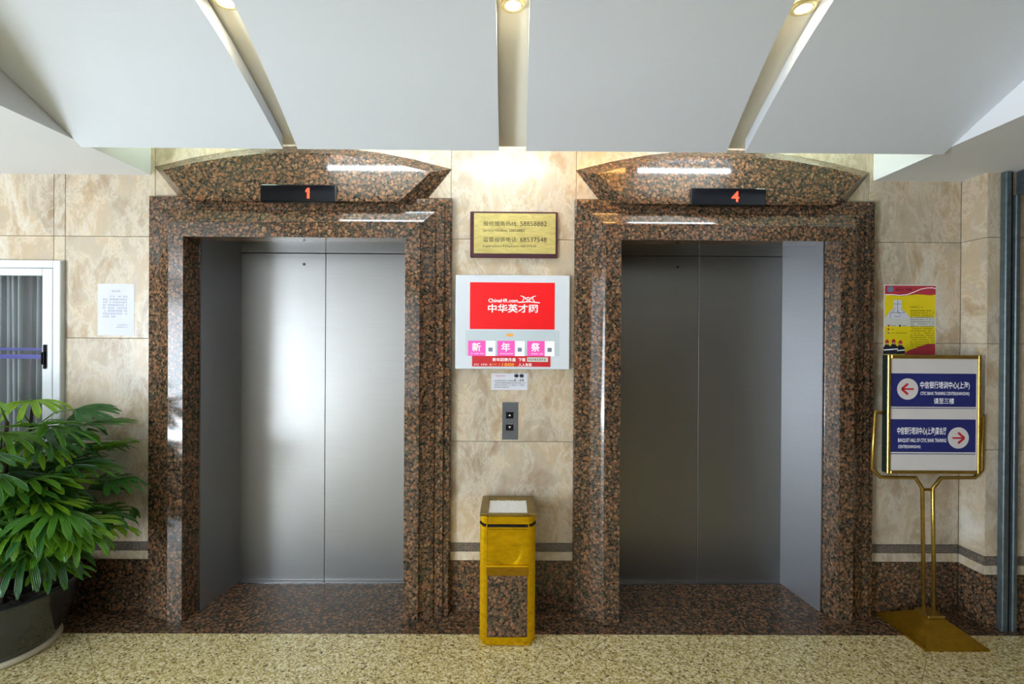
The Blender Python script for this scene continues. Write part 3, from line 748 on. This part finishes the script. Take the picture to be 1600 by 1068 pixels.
# ------------------------------------------------------------------ shutter on the right
P = [obj('guide_rail', B(2.637, 2.669, -.185, -.151, 0.0005, 2.476, .004), 'shutter'), obj('slot', B(2.669, 2.692, -.166, -.151, 0.0005, 2.476), 'gap'),
     obj('guide_rail', B(2.692, 2.719, -.185, -.151, 0.0005, 2.35, .004), 'shutter')]
P.append(obj('shutter_box', B(2.70, 3.0, -4.2, -.17, 2.352, 2.476, .006), 'shutter'))
adopt(P, empty('roller_shutter', (2.68, -.17, 0), 'grey steel roller shutter guide and box at the right edge', 'shutter'))

# ------------------------------------------------------------------ gold bin
bx, hw, yf, yb = -.0215, .1435, -.303, -.012
def outline(k=0.0):
    st = [(hw, .050), (hw - .006, .046), (hw - .006, .036), (hw - .013, .032), (hw - .013, .022), (hw - .020, .018), (hw - .020, .009), (hw - .034, .008), (hw - .036, .0)]
    st = [(a - k, b_ + k) for a, b_ in st]
    f = [(bx + a, yf + b_) for a, b_ in st] ; l = [(bx - a, yf + b_) for a, b_ in st[::-1]]
    fb = [(bx - a, yb - b_) for a, b_ in st]; lb = [(bx + a, yb - b_) for a, b_ in st[::-1]]
    return f + l + fb + lb
P = [obj('body', prism(outline(), 0.0005, .602, 0, 'xy'), 'bin'), obj('black_band', prism(outline(-.002), .602, .6125, 0, 'xy'), 'black'),
     obj('groove', prism(outline(.006), .6125, .6165, 0, 'xy'), 'gap'), obj('lid', prism(outline(), .6165, .655, 0, 'xy'), 'bin')]
P.append(obj('granite_panel', B(bx - .102, bx + .102, yf - .0035, yf + .001, .045, .357, .0008), 'granite'))
bm = B(bx - .107, bx + .107, yf - .007, yf + .001, .357, .403, .001); P.append(obj('rail', bm, 'brassdk'))
P.append(obj('rail', B(bx - .107, bx + .107, yf - .007, yf + .001, .004, .044, .001), 'bin'))
P.append(obj('lip', B(bx - .107, bx + .107, yf - .016, yf + .001, .403, .411, .002), 'bin'))
bm = bmesh.new(); n = 12; rws = []
for j in range(n + 1):
    rw = []
    for i in range(n + 1):
        u = i / n * 2 - 1; v = j / n
        dent = .012 * max(0, 1 - (u / .75) ** 2 - ((v - .35) / .42) ** 2)
        rw.append(bm.verts.new((bx + u * .100, yf - .004 + dent, .412 + v * .180)))
    rws.append(rw)
for a, b_ in zip(rws, rws[1:]):
    for i in range(n): bm.faces.new((a[i], a[i + 1], b_[i + 1], b_[i]))
P.append(obj('flap', bm, 'bin', smooth=True))
for s in (-1, 1): P.append(obj('corner_post', B(*sorted((bx + s * .104, bx + s * .1095)), yf - .005, yf + .001, .002, .655), 'bin'))
# top rails around the ash tray
t0, t1 = .655, .668
for s in (-1, 1): P.append(obj('top_rail', B(*sorted((bx + s * .102, bx + s * hw)), yf + .006, yb, t0, t1, .002), 'bintop'))
for a, b_ in ((yf + .004, yf + .022), (yb - .055, yb)): P.append(obj('top_rail', B(bx - .102, bx + .102, a, b_, t0, t1, .001), 'bintop'))
bm = bmesh.new(); nx, ny = 34, 26; rws = []
for j in range(ny + 1):
    rws.append([bm.verts.new((bx - .101 + .202 * i / nx, yf + .021 + (yb - .055 - yf - .020) * j / ny, t0 + .004 + random.uniform(-.0016, .0016))) for i in range(nx + 1)])
for a, b_ in zip(rws, rws[1:]):
    for i in range(nx): bm.faces.new((a[i], a[i + 1], b_[i + 1], b_[i]))
sd = obj('sand', bm, 'sand'); sd['kind'] = 'stuff'; P.append(sd)
adopt(P, empty('ash_bin', (bx, yf / 2, 0), 'gold litter bin with granite front panel and white sand tray between the lifts', 'bin'))

# ------------------------------------------------------------------ brass sign stand
sy = -.17
def W(px, py): return (2.011 + (px - 200) * .000771, 1.487 - (py - 65) * .000771)
def WR(a, b_, c, d): (x0, z1), (x1, z0) = W(a, b_), W(c, d); return x0, x1, z0, z1
P = [obj('board', B(2.0125, 2.515, sy - .006, sy + .030, .852, 1.486, .002), 'green')]
fx0, fx1, fz0, fz1 = 2.011, 2.517, .850, 1.488; fw = .018
for a in ((fx0, fx0 + fw, fz0, fz1), (fx1 - fw, fx1, fz0, fz1)): P.append(obj('frame_rail', B(a[0], a[1], sy - .014, sy - .004, a[2], a[3], .003), 'brass'))
for a in ((fx0 + fw, fx1 - fw, fz1 - .021, fz1), (fx0 + fw, fx1 - fw, fz0, fz0 + .018)): P.append(obj('frame_rail', B(a[0], a[1], sy - .014, sy - .004, a[2], a[3], .003), 'brass'))
P.append(obj('print_sheet', B(fx0 + fw, fx1 - fw, sy - .0075, sy - .006, fz0 + .018, fz1 - .021), 'signwhite'))
yp = sy - .0079
for a in ((193, 425), (512, 741)): P.append(flat(rect(*WR(223, a[0], 822, a[1])), yp, 'blue', None, 'blue_panel'))
for a in ((433, 438), (751, 756)): P.append(flat(rect(*WR(223, a[0], 822, a[1])), yp, 'blue', None, 'blue_line'))
yq = yp - .0005
def arrow(cx, cz, s, par):
    dk = flat(disc(cx, cz, .0572, 40), yq, 'signwhite', None, 'arrow_disc'); P.append(dk)
    k = .00077 * s
    bm = bmesh.new()
    stroke(bm, [(cx - 42 * k, cz), (cx + 30 * k, cz)], .0092, yq - .0004); stroke(bm, [(cx - 2 * k, cz + .0285), (cx + 42 * k, cz), (cx - 2 * k, cz - .0285)], .0125, yq - .0005)
    a = obj('arrow', bm, 'signred'); a.parent = dk
arrow(*W(342, 302), -1, None); arrow(*W(700, 641), 1, None)
P.append(text('中信银行培训中心(上海)', *WR(430, 248, 776, 305), yq, 'whiteprint', weight=.006))
P.append(text('CITIC BANK TRAINING CENTER(SHANGHAI)', *WR(432, 320, 774, 350), yq, 'whiteprint'))
P.append(text('请至三楼', *WR(526, 364, 668, 404), yq, 'whiteprint', weight=.006))
P.append(text('中信银行培训中心(上海)宴会厅', *WR(272, 566, 616, 626), yq, 'whiteprint', weight=.006))
P.append(text('BANQUET HALL OF CITIC BANK TRAINING', *WR(278, 646, 616, 676), yq, 'whiteprint'))
P.append(text('CENTER(SHANGHAI)', *WR(280, 692, 435, 720), yq, 'whiteprint'))
r_ = .0095; ty = sy + .012
P.append(obj('support_tube', tube(bmesh.new(), [(2.236, ty, .10), (2.222, ty, .765), (2.184, ty, .822), (1.995, ty, .825), (1.946, ty, .872), (1.963, ty, 1.178), (2.011, ty, 1.172)], r_, 14), 'brass', smooth=True))
P.append(obj('support_tube', tube(bmesh.new(), [(2.292, ty, .10), (2.279, ty, .765), (2.323, ty, .822), (2.505, ty, .824), (2.545, ty, .866), (2.549, ty, 1.158), (2.516, ty, 1.158)], r_, 14), 'brass', smooth=True))
P.append(obj('tube_clip', B(2.222, 2.280, ty - .006, ty + .006, .752, .766, .002), 'brassdk'))
bm = bmesh.new()
lo = [(2.085, -.345), (2.412, -.345), (2.412, -.012), (2.085, -.012)]; hi = [(2.222, -.205), (2.308, -.205), (2.308, -.12), (2.222, -.12)]
A = [bm.verts.new((x, y, .0005)) for x, y in lo]; A2 = [bm.verts.new((x, y, .010)) for x, y in lo]; A3 = [bm.verts.new((x, y, .085)) for x, y in hi]
for p_, q_ in ((A, A2), (A2, A3)):
    for i in range(4): bm.faces.new((p_[i], p_[(i + 1) % 4], q_[(i + 1) % 4], q_[i]))
bm.faces.new(A[::-1]); bm.faces.new(A3); bmesh.ops.recalc_face_normals(bm, faces=bm.faces)
P.append(obj('base', bm, 'brassdk'))
P.append(obj('base_cap', B(2.219, 2.311, -.208, -.117, .085, .100, .003), 'brass'))
adopt(P, empty('sign_stand', (2.25, -.17, 0), 'brass sign stand with blue and white direction board beside the right lift', 'sign'))

# ------------------------------------------------------------------ potted lady palm
px, py = -2.560, -.345
pot = [obj('pot', lathe([(0, .012), (.215, .012), (.228, .03), (.262, .10), (.292, .18), (.310, .25), (.318, .292), (.326, .305), (.322, .316), (.306, .314), (.298, .296), (.288, .24), (0, .235)], px, py, 64), 'pot', smooth=True),
       obj('saucer', lathe([(0, .0005), (.236, .0005), (.244, .010), (.240, .026), (.226, .030), (0, .030)], px, py, 64), 'saucer', smooth=True)]
bm = lathe([(0, .285), (.10, .286), (.20, .283), (.292, .276)], px, py, 40)
bmesh.ops.subdivide_edges(bm, edges=bm.edges[:], cuts=1)
for v in bm.verts: v.co.z += random.uniform(-.006, .008)
so = obj('soil', bm, 'soil'); so['kind'] = 'stuff'; pot.append(so)
parts = list(pot)
WALL = -.03
def leaflet(bm, base, d, n, ln, wd, droop):
    """ribbed strap leaflet: blunt tip, folded along the middle"""
    side = d.cross(n).normalized(); seg = 6; rows_ = []
    p = base.copy(); dd = d.copy()
    for k in range(seg + 1):
        t = k / seg
        w_ = wd * (0.28 + 2.6 * t * (1 - t) ** .55) if t < .9 else wd * .62
        w_ = min(w_, wd)
        if k == seg: w_ = wd * .30
        nn = side.cross(dd).normalized()
        if nn.dot(n) < 0: nn = -nn
        row = [p - side * w_ / 2 + nn * w_ * .16, p - side * w_ / 4 + nn * w_ * .03, p.copy(), p + side * w_ / 4 + nn * w_ * .03, p + side * w_ / 2 + nn * w_ * .16]
        for q in row:
            if q.y > WALL: q.y = WALL - (q.y - WALL) * .25
            if q.x > -2.07 and q.y > -.125: q.y = -.125 - (q.y + .125) * .2
            if q.x > -1.83: q.x = -1.83 - (q.x + 1.83) * .6
        rows_.append([bm.verts.new(q) for q in row])
        dd = (dd + Vector((0, 0, -droop / seg * (0.4 + 1.4 * t)))).normalized(); p = p + dd * (ln / seg)
    uv = bm.loops.layers.uv.verify()
    for k, (a, b_) in enumerate(zip(rows_, rows_[1:])):
        for i in range(4):
            f = bm.faces.new((a[i], a[i + 1], b_[i + 1], b_[i]))
            for lp, (u_, v_) in zip(f.loops, ((i, k), (i + 1, k), (i + 1, k + 1), (i, k + 1))): lp[uv].uv = (u_ / 4, v_ / seg)
canes = []
rng = random.Random(21)
for i in range(15):
    a = i * 2.399 + .4; rr = .045 + .165 * math.sqrt(i / 15)
    bxx, byy = px + rr * math.cos(a), py + rr * math.sin(a) * .8
    hgt = rng.choice((.40, .55, .68, .80, .52, .88, .46))
    lean = .10 + .10 * rng.random()
    ax, ay = math.cos(a) * lean, math.sin(a) * lean * .5 - .03
    pts = [Vector((bxx + ax * t * t * 1.1, byy + ay * t * t, .28 + hgt * t)) for t in (0, .25, .5, .75, 1)]
    bm = tube(bmesh.new(), pts, [.013, .012, .011, .010, .007], 8)
    parts.append(obj('cane', bm, 'cane', smooth=True)); canes.append((pts, a, hgt))
def fan(origin, az, el, plen, nl, ln, spread, droop):
    spread *= 1.0; d = Vector((math.cos(az) * math.cos(el), math.sin(az) * math.cos(el), math.sin(el)))
    hub = origin + d * plen + Vector((0, 0, -.02))
    hub.y = min(hub.y, -.10)
    mid = origin + d * plen * .5 + Vector((0, 0, .025))
    mid.y = min(mid.y, -.06)
    pet = obj('petiole', tube(bmesh.new(), [origin, mid, hub], [.0042, .0034, .003], 6), 'petiole', smooth=True)
    horiz = Vector((math.cos(az), math.sin(az), 0)); tilt = rng.uniform(-.35, .25)
    fwd = (horiz * math.cos(tilt) + Vector((0, 0, 1)) * math.sin(tilt)).normalized()
    side = Vector((-math.sin(az), math.cos(az), rng.uniform(-.3, .3))).normalized()
    up = fwd.cross(side); up = up if up.z > 0 else -up
    bm = bmesh.new()
    for k in range(nl):
        t = (k / (nl - 1) - .5) * spread
        dv = (fwd * math.cos(t) + side * math.sin(t) + up * .12).normalized()
        leaflet(bm, hub, dv, up, ln * (1 - .22 * abs(t) / (spread / 2)) * rng.uniform(.9, 1.08), rng.uniform(.024, .035), droop * rng.uniform(.7, 1.3))
    lf = obj('leaf', bm, 'leaf', smooth=True); pet.parent = lf; return lf
for pts, a, hgt in canes:
    nf = 7 + int(hgt * 7)
    for k in range(nf):
        t = .30 + .70 * (k + .5) / nf if k < nf - 1 else 1.0
        i = min(3, int(t * 4)); o_ = pts[i].lerp(pts[i + 1], t * 4 - i)
        az = a * .3 + k * 2.4 + rng.uniform(-.4, .4)
        if math.sin(az) > .35 and rng.random() < .75: az = -az
        top_ = (k == nf - 1)
        el = 1.15 if top_ else rng.uniform(.15, .85)
        pl = rng.uniform(.13, .30) * (0.5 if top_ else 1)
        parts.append(fan(o_, az, el, pl, rng.choice((6, 7, 8, 9)), rng.uniform(.20, .28), rng.uniform(1.8, 2.8), rng.uniform(.25, 1.1)))
# low skirt of hanging fans over the rim on the visible side
for k in range(24):
    az = -2.7 + k * .128 + rng.uniform(-.1, .1)
    o_ = Vector((px + .16 * math.cos(az), py + .12 * math.sin(az), rng.uniform(.46, .76)))
    parts.append(fan(o_, az, rng.uniform(.05, .45), rng.uniform(.16, .34), rng.choice((6, 7, 8)), rng.uniform(.18, .24), rng.uniform(1.6, 2.4), rng.uniform(1.2, 2.2)))
for k in range(44):      # inner fans filling the crown
    az = -2.9 + (k * 2.399) % 3.5; q = .06 + .20 * rng.random(); z = .62 + .52 * rng.random()
    o_ = Vector((px + q * math.cos(az), py + q * .7 * math.sin(az), z))
    parts.append(fan(o_, az, rng.uniform(.1, 1.1), rng.uniform(.10, .30) * (1.15 - .5 * (z - .62)), rng.choice((7, 8, 9)), rng.uniform(.20, .28), rng.uniform(1.7, 2.6), rng.uniform(.1, 1.0)))
rb = bmesh.new(); stroke(rb, [(-2.885, 1.235), (-2.878, 1.262), (-2.868, 1.275)], .014, -.45); parts.append(obj('red_ribbon', rb, 'signred'))
adopt(parts, empty('potted_palm', (px, py, 0), 'bushy green lady palm in a dark glazed pot before the glazed door', 'plant'))
